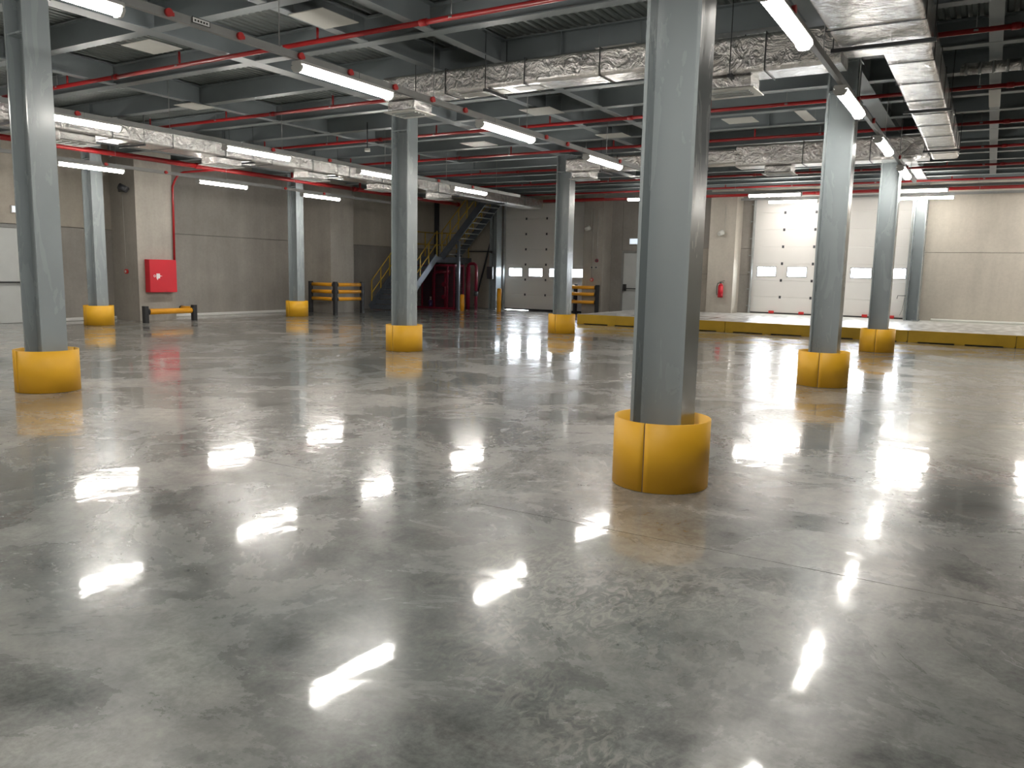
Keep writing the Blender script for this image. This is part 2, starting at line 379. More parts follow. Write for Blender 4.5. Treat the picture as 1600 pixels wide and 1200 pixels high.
# emergency light boxes over the two exits
s = thing('exit_light', 'pale blue exit light box above the left-wall exit door', 'exit light', (XL, 10.93, 2.72), 'exit lights')
MB().bbox((XL, 10.76, 2.72), (XL+.07, 11.10, 2.90), .01).build('housing', 'white_paint', s); B((XL+.07, 10.78, 2.745), (XL+.074, 11.08, 2.885)).build('face', 'sign_face', s)
s = thing('exit_light', 'pale blue exit light box above the far-wall exit door', 'exit light', (-11.62, YB, 2.66), 'exit lights')
MB().bbox((-11.82, YB-.07, 2.66), (-11.38, YB, 2.90), .01).build('housing', 'white_paint', s); B((-11.80, YB-.074, 2.69), (-11.40, YB-.07, 2.88)).build('face', 'sign_face', s)

# ------------------------------------------------------------------ steel frame
def hcolumn(x, y, z0, z1, label, d=.38, w=.30, group=None, cap=True):
    c = thing('steel_column', label, 'column', (x, y, z0), group)
    for s_ in (-1, 1): B((x+s_*d/2, y-w/2, z0+.02), (x+s_*(d/2-.024), y+w/2, z1-.02)).build('flange', 'steel_paint', c)
    B((x-d/2+.024, y-.009, z0+.02), (x+d/2-.024, y+.009, z1-.02)).build('web', 'steel_paint', c)
    B((x-d/2-.04, y-w/2-.04, z0), (x+d/2+.04, y+w/2+.04, z0+.02)).build('base_plate', 'steel_paint', c)
    B((x-d/2-.02, y-w/2-.02, z1-.02), (x+d/2+.02, y+w/2+.02, z1)).build('cap_plate', 'steel_paint', c)
    for s_ in (-1, 1):
        B((x-d/2+.024, y+s_*.009, z1-.42), (x+d/2-.024, y+s_*(w/2-.01), z1-.40)).build('stiffener', 'steel_paint', c)
    return c
ZB = 4.45
COLS = [(-9.58, 5.24, 'grey steel column at the left edge, nearest of the middle row'),
        (-9.50, 11.92, 'grey steel column of the middle row standing before the staircase'),
        (-1.96, 5.45, 'large grey steel column nearest the viewer, right of centre'),
        (-1.95, 12.00, 'grey steel column right of the nearest one, before the wide dock door'),
        (-1.97, 18.60, 'grey steel column farthest right, closest to the yellow platform edge'),
        (-9.38, 18.22, 'grey steel column before the dock door beside the stair'),
        (-19.10, 11.80, 'grey steel column by the left wall between exit door and hose cabinet'),
        (-18.92, 18.30, 'grey steel column by the left wall left of the three-rail barrier')]
GL = ['around the column at the left edge', 'around the middle column before the staircase', 'around the nearest column, largest in view', 'around the second column of the right row', 'around the far right column beside the platform edge', 'around the column before the stair-side dock door', 'around the column nearest the left-wall exit door', 'around the column left of the three-rail barrier']
proto = None
for (x, y, lb), gl in zip(COLS, GL):
    if proto is None: proto = hcolumn(x, y, 0, ZB, lb, group='free-standing steel columns'); pg = None
    else:
        c = copy_tree(proto); c.location = (x, y, 0); c['label'] = lb
    if pg is None:
        pg = thing('column_guard', 'yellow round steel guard ' + gl, 'column guard', (x, y, 0), 'yellow column guards')
        for k in range(2):
            h = MB().arc((x, y), .337, .346, .004, .492, math.pi*(k-.5)+.012, math.pi*(k+.5)-.012, 30).build('half_shell', 'yellow_paint', pg)
        for k in range(2):
            yy = y + (k*2-1)*.339; B((x-.004, yy-.003, .004), (x+.004, yy+.003, .488)).build('seam_strip', 'brown_steel', pg)
    else:
        c = copy_tree(pg); c.location = (x, y, 0); c['label'] = 'yellow round steel guard ' + gl
hcolumn(-2.02, 27.98, .29, ZB, 'grey steel wall column right of the wide dock door', .34, .78, 'steel wall columns')
hcolumn(-17.55, 27.98, 0, ZB, 'grey steel wall column between the stair and the dock door', .34, .4, 'steel wall columns')

def ibeam(name, axis, p, a, b, zb, depth, fw_, label, group, mat='beam_paint', stiff=()):
    mid = (a+b)/2; loc = (p, mid, zb) if axis == 1 else (mid, p, zb)
    o = thing(name, label, 'beam', loc, group); t = .016
    def bx(u0, u1, z0, z1): return B((p+u0, a, z0), (p+u1, b, z1)) if axis == 1 else B((a, p+u0, z0), (b, p+u1, z1))
    bx(-fw_/2, fw_/2, zb, zb+t).build('bottom_flange', mat, o); bx(-fw_/2, fw_/2, zb+depth-t, zb+depth).build('top_flange', mat, o)
    bx(-.006, .006, zb+t, zb+depth-t).build('web', mat, o)
    for q in stiff:
        for s_ in (-1, 1):
            if axis == 0: B((q-.006, p+s_*.006, zb+t), (q+.006, p+s_*fw_/2*.9, zb+depth-t)).build('stiffener', mat, o)
            else: B((p+s_*.006, q-.006, zb+t), (p+s_*fw_/2*.9, q+.006, zb+depth-t)).build('stiffener', mat, o)
    return o
GX = [-19.0, -9.5, -1.96, 5.6]
GN = ['along the left wall columns', 'over the middle row of columns', 'over the right row of columns', 'far to the right of the columns']
for x, nme in zip(GX, GN):
    ibeam('main_girder', 1, x, YF, YB, ZB, .345, .26, 'deep grey steel girder running '+nme, 'main girders')
BY = [2.15, 3.75, 5.30, 6.72, 8.42, 10.10, 11.93, 13.40, 14.98, 16.40, 18.35, 19.75, 21.45, 22.75, 24.6, 25.75, 27.2]
spans = [(XL, -19.13, 'between left wall and first girder'), (-18.87, -9.63, 'between left and middle girders'), (-9.37, -2.09, 'between middle and right girders'), (-1.83, 5.47, 'right of the right girder')]
for k, y in enumerate(BY):
    od = ORD[len(BY)-1-k]
    for si, (a, b, nm) in enumerate(spans):
        if si == 0 and y < 9: continue
        st = [-4.0, -5.3] if si == 2 else ([-12.75-.4, -16.2] if si == 1 else [])
        ibeam('cross_beam', 0, y, a+.002, b-.002, ZB+.001, .33, .17, f'grey steel cross beam {nm}, {od} from the dock wall', 'cross beams', stiff=st if (k % 2) else [])
for x, y0, y1, nm in ((-6.25, 3.7, 19, 'of the right line near the middle'), (-7.32, 3.7, 19, 'of the left line near the middle'), (-12.75, 3.7, 19, 'above the foil duct side'), (-.2, 7, 27, 'right of the big foil duct')):
    for k in range(len(BY)-1):
        if BY[k] < y0 or BY[k+1] > y1: continue
        ibeam('trimmer_beam', 1, x, BY[k]+.09, BY[k+1]-.09, ZB+.002, .32, .15, f'short trimmer beam {nm}, at {ORD[len(BY)-2-k]} bay from the dock wall', 'trimmer beams')
# ------------------------------------------------------------------ cable trunking and batten lamps
TX = [(-1.67, 'over the right columns', 20.6), (-6.60, 'left of the nearest column', 17.0), (-12.12, 'before the left foil duct', 20.6), (-17.5, 'nearest the left wall', 21.8)]
TZ = 3.72
def trunking(axis, p, a, b, z, label, plugs, hang):
    loc = (p, (a+b)/2, z) if axis == 1 else ((a+b)/2, p, z)
    o = thing('cable_trunking', label, 'trunking', loc, 'cable trunkings carrying the lamps')
    P_ = (lambda t, u, zz: (p+u, t, zz)) if axis == 1 else (lambda t, u, zz: (t, p+u, zz))
    t = a                                           # U-shaped lengths butted together
    while t < b-.1:
        e = min(t+3.0, b)
        MB().box(P_(t+.004, -.026, z), P_(e-.004, .026, z+.006)).box(P_(t+.004, -.026, z+.006), P_(e-.004, -.021, z+.075)).box(P_(t+.004, .021, z+.006), P_(e-.004, .026, z+.075)).box(P_(t+.004, -.021, z+.069), P_(e-.004, .021, z+.075)).build('trunking_length', 'tray_steel', o)
        t = e
    for q in plugs:
        MB().cyl(P_(q, .026, z+.04), P_(q, .06, z+.04), .036, 12).box(P_(q-.02, .03, z+.02), P_(q+.055, .05, z+.05)).build('tap_off_plug', 'red_plug', o)
    for q in hang:
        MB().cyl(P_(q, 0, z+.075), P_(q, 0, ZC), .005, 6).box(P_(q-.012, -.03, z+.075), P_(q+.012, .03, z+.087)).build('hanger_rod', 'rod_steel', o)
    return o
def lamp_proto():
    L_ = 1.56
    o = thing('batten_lamp', '', 'lamp', (0, 0, 3.6), 'batten lamps under the trunking')
    # local: lamp along Y from 0 to L_, hung below z = +.12
    MB().extrude([(-.055, 3.665), (.055, 3.665), (.075, 3.68), (.065, 3.712), (-.065, 3.712), (-.075, 3.68)][::1] and [(3.665, -.055), (3.665, .055), (3.68, .075), (3.712, .065), (3.712, -.065), (3.68, -.075)], 1, 0, L_).build('housing', 'lamp_housing', o)
    n = 8; prof = [(.068*math.cos(math.pi*i/n), 3.664-.062*math.sin(math.pi*i/n)) for i in range(n+1)]
    MB().extrude([(p, q) for q, p in prof], 1, .03, L_-.03).build('diffuser', 'lit_diffuser', o)
    for yy in (0, L_-.03): MB().extrude([(3.664, .078), (3.64, .078), (3.598, .045), (3.592, 0), (3.598, -.045), (3.64, -.078), (3.664, -.078)][::-1], 1, yy, yy+.03).build('end_cap', 'lamp_housing', o)
    for yy in (.35, 1.2): B((-.012, yy-.012, 3.712), (.012, yy+.012, 3.719)).build('hook', 'rod_steel', o)
    return o
LP = lamp_proto(); first = True
def place_lamp(x, y, z, label, rot=0):
    global first
    o = LP if first else copy_tree(LP); first = False
    o.location = (x, y, z); o.rotation_euler = (0, 0, rot); o['label'] = label
    return o
plug_mid = [4.85, 5.65, 6.46, 7.23, 8.04, 8.82, 9.59, 11.99, 12.77, 15.08]
for i, (x, nm, yend) in enumerate(TX):
    plugs = plug_mid if i == 1 else [y for y in [4.2+.77*k for k in range(24)] if y < yend-.3 and int(y*10) % 3 == 0]
    if i > 3: plugs = []
    trunking(1, x, -4.6, yend, TZ, 'grey lamp trunking ' + nm, plugs, [y for y in (-3, .3, 3.6, 6.2, 8.9, 11.4, 14.5, 16.9, 19.3, 21.9) if y < yend])
    ny = 0
    for k in range(-3, 5):
        y = 6.43+3.585*k
        if y+1.56 > yend+.1 or (i == 3 and k < 0): continue
        if k < (-1 if i == 1 else 0): place_lamp(x, y, 3.6, 'lit batten lamp overhead behind the viewer'); continue
        ny += 1
        place_lamp(x, y, 3.6, f'lit batten lamp, {ORD[ny-1]} from the front in the row {nm}')
for j, (y, xs_, nm) in enumerate(((25.0, [-10.55, -6.58, -2.75, 1.1, 5.0], 'over the platform, nearer row'), (27.2, [-6.5, -2.68, 1.1, 5.0], 'close to the dock wall, farther row'))):
    trunking(0, y, -11.4 if j == 0 else -7.4, 9.3, 4.07, 'grey lamp trunking ' + nm, [], [-10, -7, -4.2, -.5, 2.5, 6])
    for k, x in enumerate(xs_): place_lamp(x+1.56, y, 3.95, f'lit batten lamp {nm}, {ORD[k]} from the left', math.pi/2)
o = thing('trunking_label', 'tiny white label with black border on the trunking left of the nearest column', 'label', (-6.56, 5.2, 3.74))
B((-6.564, 5.1, 3.742), (-6.562, 5.3, 3.80)).build('border', 'print_black', o); B((-6.562, 5.108, 3.749), (-6.561, 5.292, 3.793)).build('field', 'print_white', o)
for k in range(5): B((-6.561, 5.125+k*.032, 3.762), (-6.5605, 5.145+k*.032, 3.780)).build('letter', 'print_black', o)

# ------------------------------------------------------------------ sprinkler pipes
PY = [7.88, 11.06, 14.2, 17.3, 20.27, 23.3, 26.35]
PZ = 4.405
for k, y in enumerate(PY):
    o = thing('sprinkler_pipe', f'thin red sprinkler pipe crossing under the ceiling, {ORD[k]} from the viewer', 'pipe', (-4, y, PZ), 'red sprinkler branch pipes')
    x = -18.0 if k < 6 else -16.3
    while x < XR-.2:
        e = min(x+6.0, XR-.1); MB().cyl((x, y, PZ), (e, y, PZ), .031, 14).build('pipe_length', 'red_pipe', o)
        if e < XR-.2: MB().cyl((e-.05, y, PZ), (e+.05, y, PZ), .042, 14).build('coupling', 'red_pipe', o)
        x = e
    for x in [-15.7, -13.3, -10.45, -7.7, -4.5, -1.2, 1.6]:
        n_ = MB().cyl((x, y, PZ+.02), (x, y, 4.60), .017, 8).build('riser_stub', 'red_pipe', o)
        MB().cyl((x, y, 4.60), (x, y, 4.63), .012, 8).cyl((x, y, 4.63), (x, y, 4.635), .022, 8).build('sprinkler_head', 'rod_steel', n_)
    for x in [-15.9, -13.6, -10.5, -8.4, -5.6, -3.2, -.4, 2.5]:
        MB().cyl((x, y, PZ+.036), (x, y, ZC), .005, 6).arc((x, y), .034, .040, PZ-.012, PZ+.012, 0, 6.28, 12).build('hanger', 'rod_steel', o)
o = thing('dock_wall_main', 'thick red sprinkler main along the dock wall', 'pipe', (-1, 27.45, 4.28))
for a, b in ((-17.2, -11), (-11, -5), (-5, 1), (1, 9.4)):
    MB().cyl((a, 27.45, 4.28), (b, 27.45, 4.28), .06, 16).build('pipe_length', 'red_pipe', o); MB().cyl((b-.07, 27.45, 4.28), (b+.07, 27.45, 4.28), .075, 16).build('coupling', 'red_pipe', o)
for x in (-15, -12.2, -9.4, -6.2, -3.6, -.9, 1.9): MB().cyl((x, 27.45, 4.34), (x, 27.45, ZC), .006, 6).build('hanger', 'rod_steel', o)
o = thing('left_wall_main', 'thick red sprinkler main running along the left wall', 'pipe', (-18, 13, 4.1))
for a, b in ((-4, 2), (2, 8), (8, 14), (14, 20), (20, 25.9)):
    MB().cyl((-18.0, a, 4.1), (-18.0, b, 4.1), .062, 16).build('pipe_length', 'red_pipe', o); MB().cyl((-18.0, b-.07, 4.1), (-18.0, b+.07, 4.1), .077, 16).build('coupling', 'red_pipe', o)
for y in PY[:5]:
    MB().cyl((-18.0, y, 4.1), (-18.0, y, PZ+.03), .036, 10).build('branch_tee', 'red_pipe', o)
for y in (8.8, 11.6, 14.8, 17.6, 20.6, 23.4):
    MB().cyl((-18.0, y, 4.16), (-18.0, y, ZC), .006, 6).box((-18.02, y-.02, 4.02), (-17.98, y+.02, 4.04)).build('hanger', 'rod_steel', o)
MB().tube([(-18.0, 14.75, 4.1), (-19.55, 14.75, 4.1), (-19.68, 14.72, 4.06), (-19.73, 14.66, 3.97), (-19.74, 14.59, 3.85), (-19.74, 14.52, 3.7), (-19.74, 14.49, 1.52)], .03, 10).build('drop_pipe', 'red_pipe', o)
# white heat collector plates
for k, (x, y, sx, sy, nm) in enumerate([(-7.0, 7.27, .55, .6, 'over the first sprinkler pipe beside the middle trunking'), (-9.98, 7.1, .6, .5, 'over the first sprinkler pipe left of the middle girder'), (-12.85, 9.97, .5, .5, 'above the left foil duct'), (-4.4, 9.95, .56, .3, 'left of the nearest column above the cross duct'), (-7.25, 13.05, .62, .6, 'over the third sprinkler pipe'), (-4.28, 15.35, .56, .55, 'right of the nearest column'), (-3.12, 15.4, .2, 1.0, 'narrow one left of the second right-row column'), (-7.1, 15.9, .6, .5, 'behind the second row of pipes near the middle'), (-10.35, 15.7, .65, .6, 'beyond the second column left of the girder'), (-.2, 15.2, .16, 1.4, 'narrow one right of the big foil duct')]):
    o = thing('heat_plate', 'white square plate under the ceiling ' + nm if sx > .25 else 'white strip plate hung under the ceiling, ' + nm, 'ceiling plate', (x, y, 4.415), 'white plates under the ceiling')
    MB().bbox((x-sx/2, y-sy/2, 4.415), (x+sx/2, y+sy/2, 4.425), .003).build('plate', 'white_plate', o)
    for a, b in ((-1, -1), (1, 1)): MB().cyl((x+a*sx*.42, y+b*sy*.42, 4.425), (x+a*sx*.42, y+b*sy*.42, ZC), .003, 5).build('wire', 'rod_steel', o)

# ------------------------------------------------------------------ foil ducts
def rrect(u0, u1, w0, w1, r=.055, n=4):
    out_ = []
    for (cu, cw, a0) in ((u1-r, w1-r, 0), (u0+r, w1-r, 90), (u0+r, w0+r, 180), (u1-r, w0+r, 270)):
        for i in range(n+1):
            a = math.radians(a0+90*i/n); out_.append((cu+r*math.cos(a), cw+r*math.sin(a)))
    return out_
def duct_len(o, axis, t0, t1, u0, u1, z0, z1, name='duct_section'):
    # axis 1: along Y with u = x ; axis 0: along X with u = y
    pr = rrect(u0, u1, z0, z1)
    prof = [(z, u) for u, z in pr][::-1] if axis == 1 else pr
    return MB().extrude(prof, axis, t0, t1).build(name, 'foil', o)
def duct_band(o, axis, t, u0, u1, z0, z1, mat='gusset_dark', w=.006):
    e = .008; a = (u0-e, z0-e); b = (u1+e, z1+e); mb = MB()
    for (p, q), (r_, s_) in (((a[0], a[1]), (b[0], a[1]+e*.8)), ((a[0], b[1]-e*.8), (b[0], b[1])), ((a[0], a[1]), (a[0]+e*.8, b[1])), ((b[0]-e*.8, a[1]), (b[0], b[1]))):
        if axis == 1: mb.box((p, t-w, q), (r_, t+w, s_))
        else: mb.box((t-w, p, q), (t+w, r_, s_))
    return mb.build('joint_band', mat, o)
def duct_run(o, axis, ts, u0, u1, z0, z1):
    for a, b in zip(ts[:-1], ts[1:]): duct_len(o, axis, a+.002, b-.002, u0, u1, z0, z1)
    for t in ts[1:-1]: duct_band(o, axis, t, u0, u1, z0, z1)
def duct_hanger(o, axis, t, u0, u1, z0):
    mb = MB(); 
    if axis == 1:
        mb.box((u0-.06, t-.02, z0-.05), (u1+.06, t+.02, z0-.012))
        for u in (u0-.04, u1+.04): mb.cyl((u, t, z0-.02), (u, t, ZC), .006, 6)
    else:
        mb.box((t-.02, u0-.06, z0-.05), (t+.02, u1+.06, z0-.012))
        for u in (u0-.04, u1+.04): mb.cyl((t, u, z0-.02), (t, u, ZC), .006, 6)
    mb.build('hanger', 'gusset_dark', o)
# big duct over the right row
o = thing('foil_duct', 'large foil-wrapped duct running overhead at upper right', 'duct', (-1.1, 11, 3.95), 'foil-wrapped ducts')
duct_run(o, 1, [2.0, 3.4, 4.8, 6.2, 7.45, 8.7, 9.85], -1.62, -.74, 3.95, 4.355)
duct_run(o, 1, [9.85, 10.3, 11.4, 12.5, 13.5, 14.5, 15.6, 16.8, 17.6, 18.5], -1.24, -.76, 3.95, 4.355)
for t in (5.2, 9.35, 13.1, 17.1): duct_hanger(o, 1, t, -1.62 if t < 9.8 else -1.24, -.74, 3.95)
# cross duct feeding to the left
o = thing('foil_duct', 'foil-wrapped cross duct passing behind the nearest column', 'duct', (-5, 10.0, 3.97), 'foil-wrapped ducts')
duct_run(o, 0, [-3.4, -2.5, -1.66], 9.86, 10.38, 3.93, 4.355)
duct_run(o, 0, [-8.05, -6.9, -5.6, -4.5, -3.4], 9.58, 10.05, 4.02, 4.35)
for t in (-7.4, -6.2, -2.9): duct_hanger(o, 0, t, 9.58 if t < -3.4 else 9.86, 10.05 if t < -3.4 else 10.38, 4.02 if t < -3.4 else 3.93)
def diffuser(o, x, y, z, sx, sy):
    d = MB().bbox((x-sx/2, y-sy/2, z-.16), (x+sx/2, y+sy/2, z-.002), .02).build('diffuser_box', 'foil', o)
    MB().box((x-sx/2-.05, y-sy/2-.05, z-.175), (x+sx/2+.05, y+sy/2+.05, z-.16)).build('diffuser_rim', 'white_plate', d)
    for k in range(4): B((x-sx/2+.03, y-sy/2+.05+k*(sy-.1)/4, z-.19), (x+sx/2-.03, y-sy/2+.075+k*(sy-.1)/4, z-.175)).build('louvre', 'galvanised', d)
diffuser(o, -2.95, 10.15, 3.93, .55, .4); diffuser(o, -7.75, 9.85, 4.02, .5, .42)
B((-6.75, 9.7, 4.012), (-6.0, 9.95, 4.019)).build('label_sheet', 'white_plate', o)
B((-5.85, 9.7, 4.012), (-5.45, 9.9, 4.019)).build('label_sheet', 'print_white', o)
# far cross duct
o = thing('foil_duct', 'foil-wrapped cross duct farther back towards the dock doors', 'duct', (-5, 18.15, 3.92), 'foil-wrapped ducts')
duct_run(o, 0, [-9.15, -7.8, -6.4, -5.0], 17.75, 18.25, 3.98, 4.30)
duct_run(o, 0, [-5.0, -3.6, -2.3, -1.25], 17.75, 18.32, 3.90, 4.355)
for t in (-8.2, -5.8, -3.0): duct_hanger(o, 0, t, 17.75, 18.3, 3.98 if t < -5 else 3.9)
diffuser(o, -8.75, 18.0, 3.98, .5, .42); diffuser(o, -4.1, 18.0, 3.90, .55, .42)
# left duct
o = thing('foil_duct', 'long foil-wrapped duct running beside the left lamps towards the stair', 'duct', (-15.3, 17, 3.95), 'foil-wrapped ducts')
duct_run(o, 1, [3.0+1.35*k for k in range(18)]+[27.3], -15.75, -15.02, 3.96, 4.355)
for t in (7.8, 10.4, 13.2, 16.0, 18.8, 21.6, 24.4): duct_hanger(o, 1, t, -15.75, -15.02, 3.96)
for y in (9.1, 12.6, 15.4, 18.2, 21.0): diffuser(o, -15.35, y, 3.96, .5, .7)
# smaller flexible ducts seen beyond the big duct
o = thing('flexible_duct', 'ribbed silver flexible duct hanging beyond the big duct at the right edge', 'duct', (1.2, 12.7, 4.2))
MB().cyl((-.6, 12.75, 4.36), (3.2, 12.75, 4.36), .075, 16).build('hose', 'foil', o)
for k in range(24): MB().cyl((-.55+k*.16, 12.75, 4.36), (-.52+k*.16, 12.75, 4.36), .082, 16).build('rib', 'galvanised', o)

# ------------------------------------------------------------------ raised dock platform
PX0, PY0, PH = -10.85, 22.10, .29
o = thing('dock_platform', 'low white chequer-plate platform with a yellow front edge before the dock door', 'platform', (-1, 25.2, 0))
B((PX0+.06, PY0+.08, 0), (XR, 27.58, PH-.012)).build('frame', 'gusset_dark', o)
x = PX0; k = 0
while x < XR-.1:
    e = min(x+2.3, XR); mb = MB().box((x+.006, PY0, .022), (e-.006, PY0+.05, PH+.004))
    for f0 in (.0, .5, 1.0): mb.box((x+.006+(e-x-.25)*f0, PY0, 0), (x+.006+(e-x-.25)*f0+.22, PY0+.05, .022))
    mb.build('edge_board', 'yellow_board', o); x = e
mb = MB().box((PX0, PY0+.05, .0), (PX0+.05, 27.58, PH+.002)).build('side_board', 'white_paint', o)
nx, ny = 7, 4
for i in range(nx):
    for j in range(ny):
        x0 = PX0+.055+(XR-PX0-.06)*i/nx; x1 = PX0+.055+(XR-PX0-.06)*(i+1)/nx; y0 = PY0+.055+(27.58-PY0-.055)*j/ny; y1 = PY0+.055+(27.58-PY0-.055)*(j+1)/ny
        B((x0+.003, y0+.003, PH-.012), (x1-.003, y1-.003, PH)).build('deck_plate', 'chequer_plate', o)
B((-7.6, 27.58, 0), (XR, YB, PH)).build('threshold_slab', 'white_plate', o)
for a, b in ((-9.4, -7.0), ):
    for (p, q, r_, s_) in ((a, 22.9, b, 22.96), (a, 24.2, b, 24.26), (a, 22.96, a+.06, 24.2), (b-.06, 22.96, b, 24.2)): B((p, q, PH), (r_, s_, PH+.006)).build('hatch_edge', 'brown_steel', o)
MB().bbox((-1.5, YB-.28, PH), (XR, YB, PH+.075), .02).build('kerb', 'white_plate', o)

# ------------------------------------------------------------------ guard barriers
def post(o, x, y, h, w=.11):
    p = MB().bbox((x-w/2, y-w/2, 0), (x+w/2, y+w/2, h), .015).build('post', 'black_plastic', o); return p
def rail(o, p, q, r=.062):
    p = Vector(p); q = Vector(q); d = (q-p).normalized()
    c = MB().cyl(p+d*.06, q-d*.06, r, 16).build('rail', 'yellow_plastic', o)
    for t in (p+d*.055, q-d*.055-d*.04): MB().cyl(t, t+d*.04, r+.012, 16).build('socket', 'black_plastic', c)
o = thing('guard_barrier', 'low barrier with one yellow tube rail below the hose cabinet', 'barrier', (-19.05, 13.8, 0), 'yellow and black barriers')
A_, B_, C_ = (-19.06, 13.06), (-19.06, 14.56), (-19.55, 14.62)
post(o, *A_, .44, .13); post(o, *B_, .44, .13)
rail(o, (*A_, .29), (*B_, .29), .075); rail(o, (-19.06, 14.56, .33), (-19.78, 14.66, .33), .06)
o = thing('guard_barrier', 'three-rail yellow barrier with black posts left of the staircase', 'barrier', (-19.1, 20.2, 0), 'yellow and black barriers')
Q = [(-20.25, 20.24), (-19.09, 20.22), (-18.98, 21.45)]
for q in Q: post(o, *q, 1.09, .13)
for z in (.50, .75, .99):
    rail(o, (*Q[0], z), (*Q[1], z)); rail(o, (*Q[1], z), (*Q[2], z))
o = thing('guard_barrier', 'three-rail yellow barrier at the platform corner before the far pilaster', 'barrier', (-13.2, 27.2, 0), 'yellow and black barriers')
Q = [(-13.85, 27.15), (-12.62, 27.35), (-13.85, 28.0)]
for q in Q: post(o, *q, 1.13, .13)
for z in (.48, .78, 1.03):
    rail(o, (*Q[0], z), (*Q[1], z)); rail(o, (*Q[0], z), (*Q[2], z))

# ------------------------------------------------------------------ hose cabinet, call points, siren on the left pilaster
PXF = -19.80
o = thing('hose_cabinet', 'red fire hose cabinet with a white pictogram on the concrete pilaster', 'cabinet', (-19.7, 14.03, .77))
MB().bbox((PXF, 13.60, .78), (PXF+.19, 14.44, 1.67), .008).build('body', 'red_cabinet', o)
d = MB().bbox((PXF+.192, 13.605, .785), (PXF+.21, 14.435, 1.665), .004).build('door', 'red_cabinet', o)
px = PXF+.2105
B((px, 13.80, 1.16), (px+.001, 13.91, 1.29)).build('pictogram', 'print_white', d)
MB().add([(px+.001, 13.91, 1.24), (px+.001, 13.99, 1.225), (px+.001, 13.91, 1.21)], [(0,2,1)]).add([(px+.001, 13.80, 1.16), (px+.001, 13.86, 1.16), (px+.001, 13.83, 1.11)], [(0,2,1)]).build('arrow_mark', 'print_white', d)
rg = MB(); vs = []
for k in range(14):
    a = 2*math.pi*k/14
    for r_ in (.034, .020): vs.append((px+.001, 13.745+r_*math.cos(a), 1.225+r_*math.sin(a)))
rg.add(vs, [(2*k, 2*((k+1) % 14), 2*((k+1) % 14)+1, 2*k+1) for k in range(14)]).build('ring_mark', 'print_white', d)
o = thing('floodlight', 'dark floodlight on a bracket high on the left pilaster', 'floodlight', (-20.05, 13.2, 3.4))
MB().bar((-20.05, 13.40, 3.52), (-20.0, 13.2, 3.55), .05, .03).build('bracket', 'dark_metal', o)
MB().cyl((-20.08, 13.14, 3.58), (-19.92, 13.26, 3.48), .085, 12).build('lamp_head', 'dark_metal', o); MB().bbox((-20.32, 13.26, 3.45), (-20.10, 13.34, 3.53), .01).build('driver_box', 'dark_metal', o)
o = thing('cable_drop', 'thin pale cable running down the left pilaster', 'cable', (-20.28, 13.39, 1.5)); MB().cyl((-20.30, 13.39, 1.50), (-20.34, 13.39, 3.45), .008, 6).build('cable', 'conduit', o)
def callpoint(x, y, z, label, flat='y', grey=False):
    o = thing('call_point', label, 'call point', (x, y, z-.06), 'red alarm call points')
    MB().cyl((x, y, z), (x, y-.05, z), .065, 14).build('body', 'red_plug' if not grey else 'maroon', o); MB().cyl((x, y-.05, z), (x, y-.056, z), .035, 12).build('button', 'white_plate' if not grey else 'dark_metal', o)
callpoint(-20.28, 13.40, 1.33, 'small round red call point on the left pilaster')
callpoint(-12.97, 27.60, 1.32, 'red call point low on the far pilaster by the barrier')
callpoint(-12.79, 27.60, 2.04, 'dark red call point higher on the far pilaster', grey=True)
o = thing('conduit_pair', 'two thin conduits running down the far pilaster', 'conduit', (-12.9, 27.58, 1.4))
MB().cyl((-12.97, 27.58, 1.40), (-12.97, 27.58, 3.9), .012, 6).build('conduit', 'conduit', o); MB().cyl((-12.79, 27.58, 2.12), (-12.79, 27.58, 3.9), .012, 6).build('conduit', 'conduit', o)
for k, x in enumerate((-12.99, -12.81)):
    o = thing('wall_socket', ('left' if k == 0 else 'right') + ' one of two small sockets on the far pilaster', 'socket', (x-.03, 27.55, 1.74), 'pilaster sockets')
    B((x-.06, 27.57, 1.74), (x+.06, 27.6, 1.83)).build('plate', 'conduit', o); B((x-.035, 27.567, 1.76), (x+.035, 27.57, 1.81)).build('insert', 'dark_metal', o)
for x, z, nm in ((-13.12, 3.24, 'on the pilaster beside the stair-side dock door'), (-8.06, 3.03, 'on the pilaster above the fire extinguisher')):
    o = thing('wall_siren', 'small pale alarm sounder ' + nm, 'alarm sounder', (x, 27.5, z-.08), 'alarm sounders')
    MB().cyl((x, 27.6, z), (x, 27.5, z), .05, 10).build('mount', 'conduit', o); MB().cyl((x, 27.52, z+.02), (x-.08, 27.38, z-.05), .10, 12, .07).build('horn', 'white_plate', o)
    MB().cyl((x+.06, 27.59, z+.05), (x+.06, 27.59, 3.95), .008, 6).build('cable', 'conduit', o)
o = thing('fire_extinguisher', 'red fire extinguisher hung on the far pilaster', 'fire extinguisher', (-8.0, 27.47, .82))
MB().cyl((-8.0, 27.48, .82), (-8.0, 27.48, 1.22), .088, 16).cyl((-8.0, 27.48, 1.22), (-8.0, 27.48, 1.30), .088, 16, .035).build('cylinder', 'red_cabinet', o)
MB().cyl((-8.0, 27.48, 1.30), (-8.0, 27.48, 1.345), .025, 10).bar((-8.05, 27.48, 1.36), (-7.87, 27.46, 1.40), .03, .014).bar((-8.02, 27.48, 1.345), (-7.9, 27.46, 1.33), .03, .014).build('valve_lever', 'dark_metal', o)
MB().tube([(-8.02, 27.47, 1.33), (-8.10, 27.45, 1.31), (-8.125, 27.44, 1.2), (-8.12, 27.44, .98), (-8.10, 27.43, .90)], .012, 8).build('hose', 'rubber', o)
B((-8.03, 27.568, .95), (-7.97, 27.6, 1.25)).build('bracket', 'dark_metal', o)

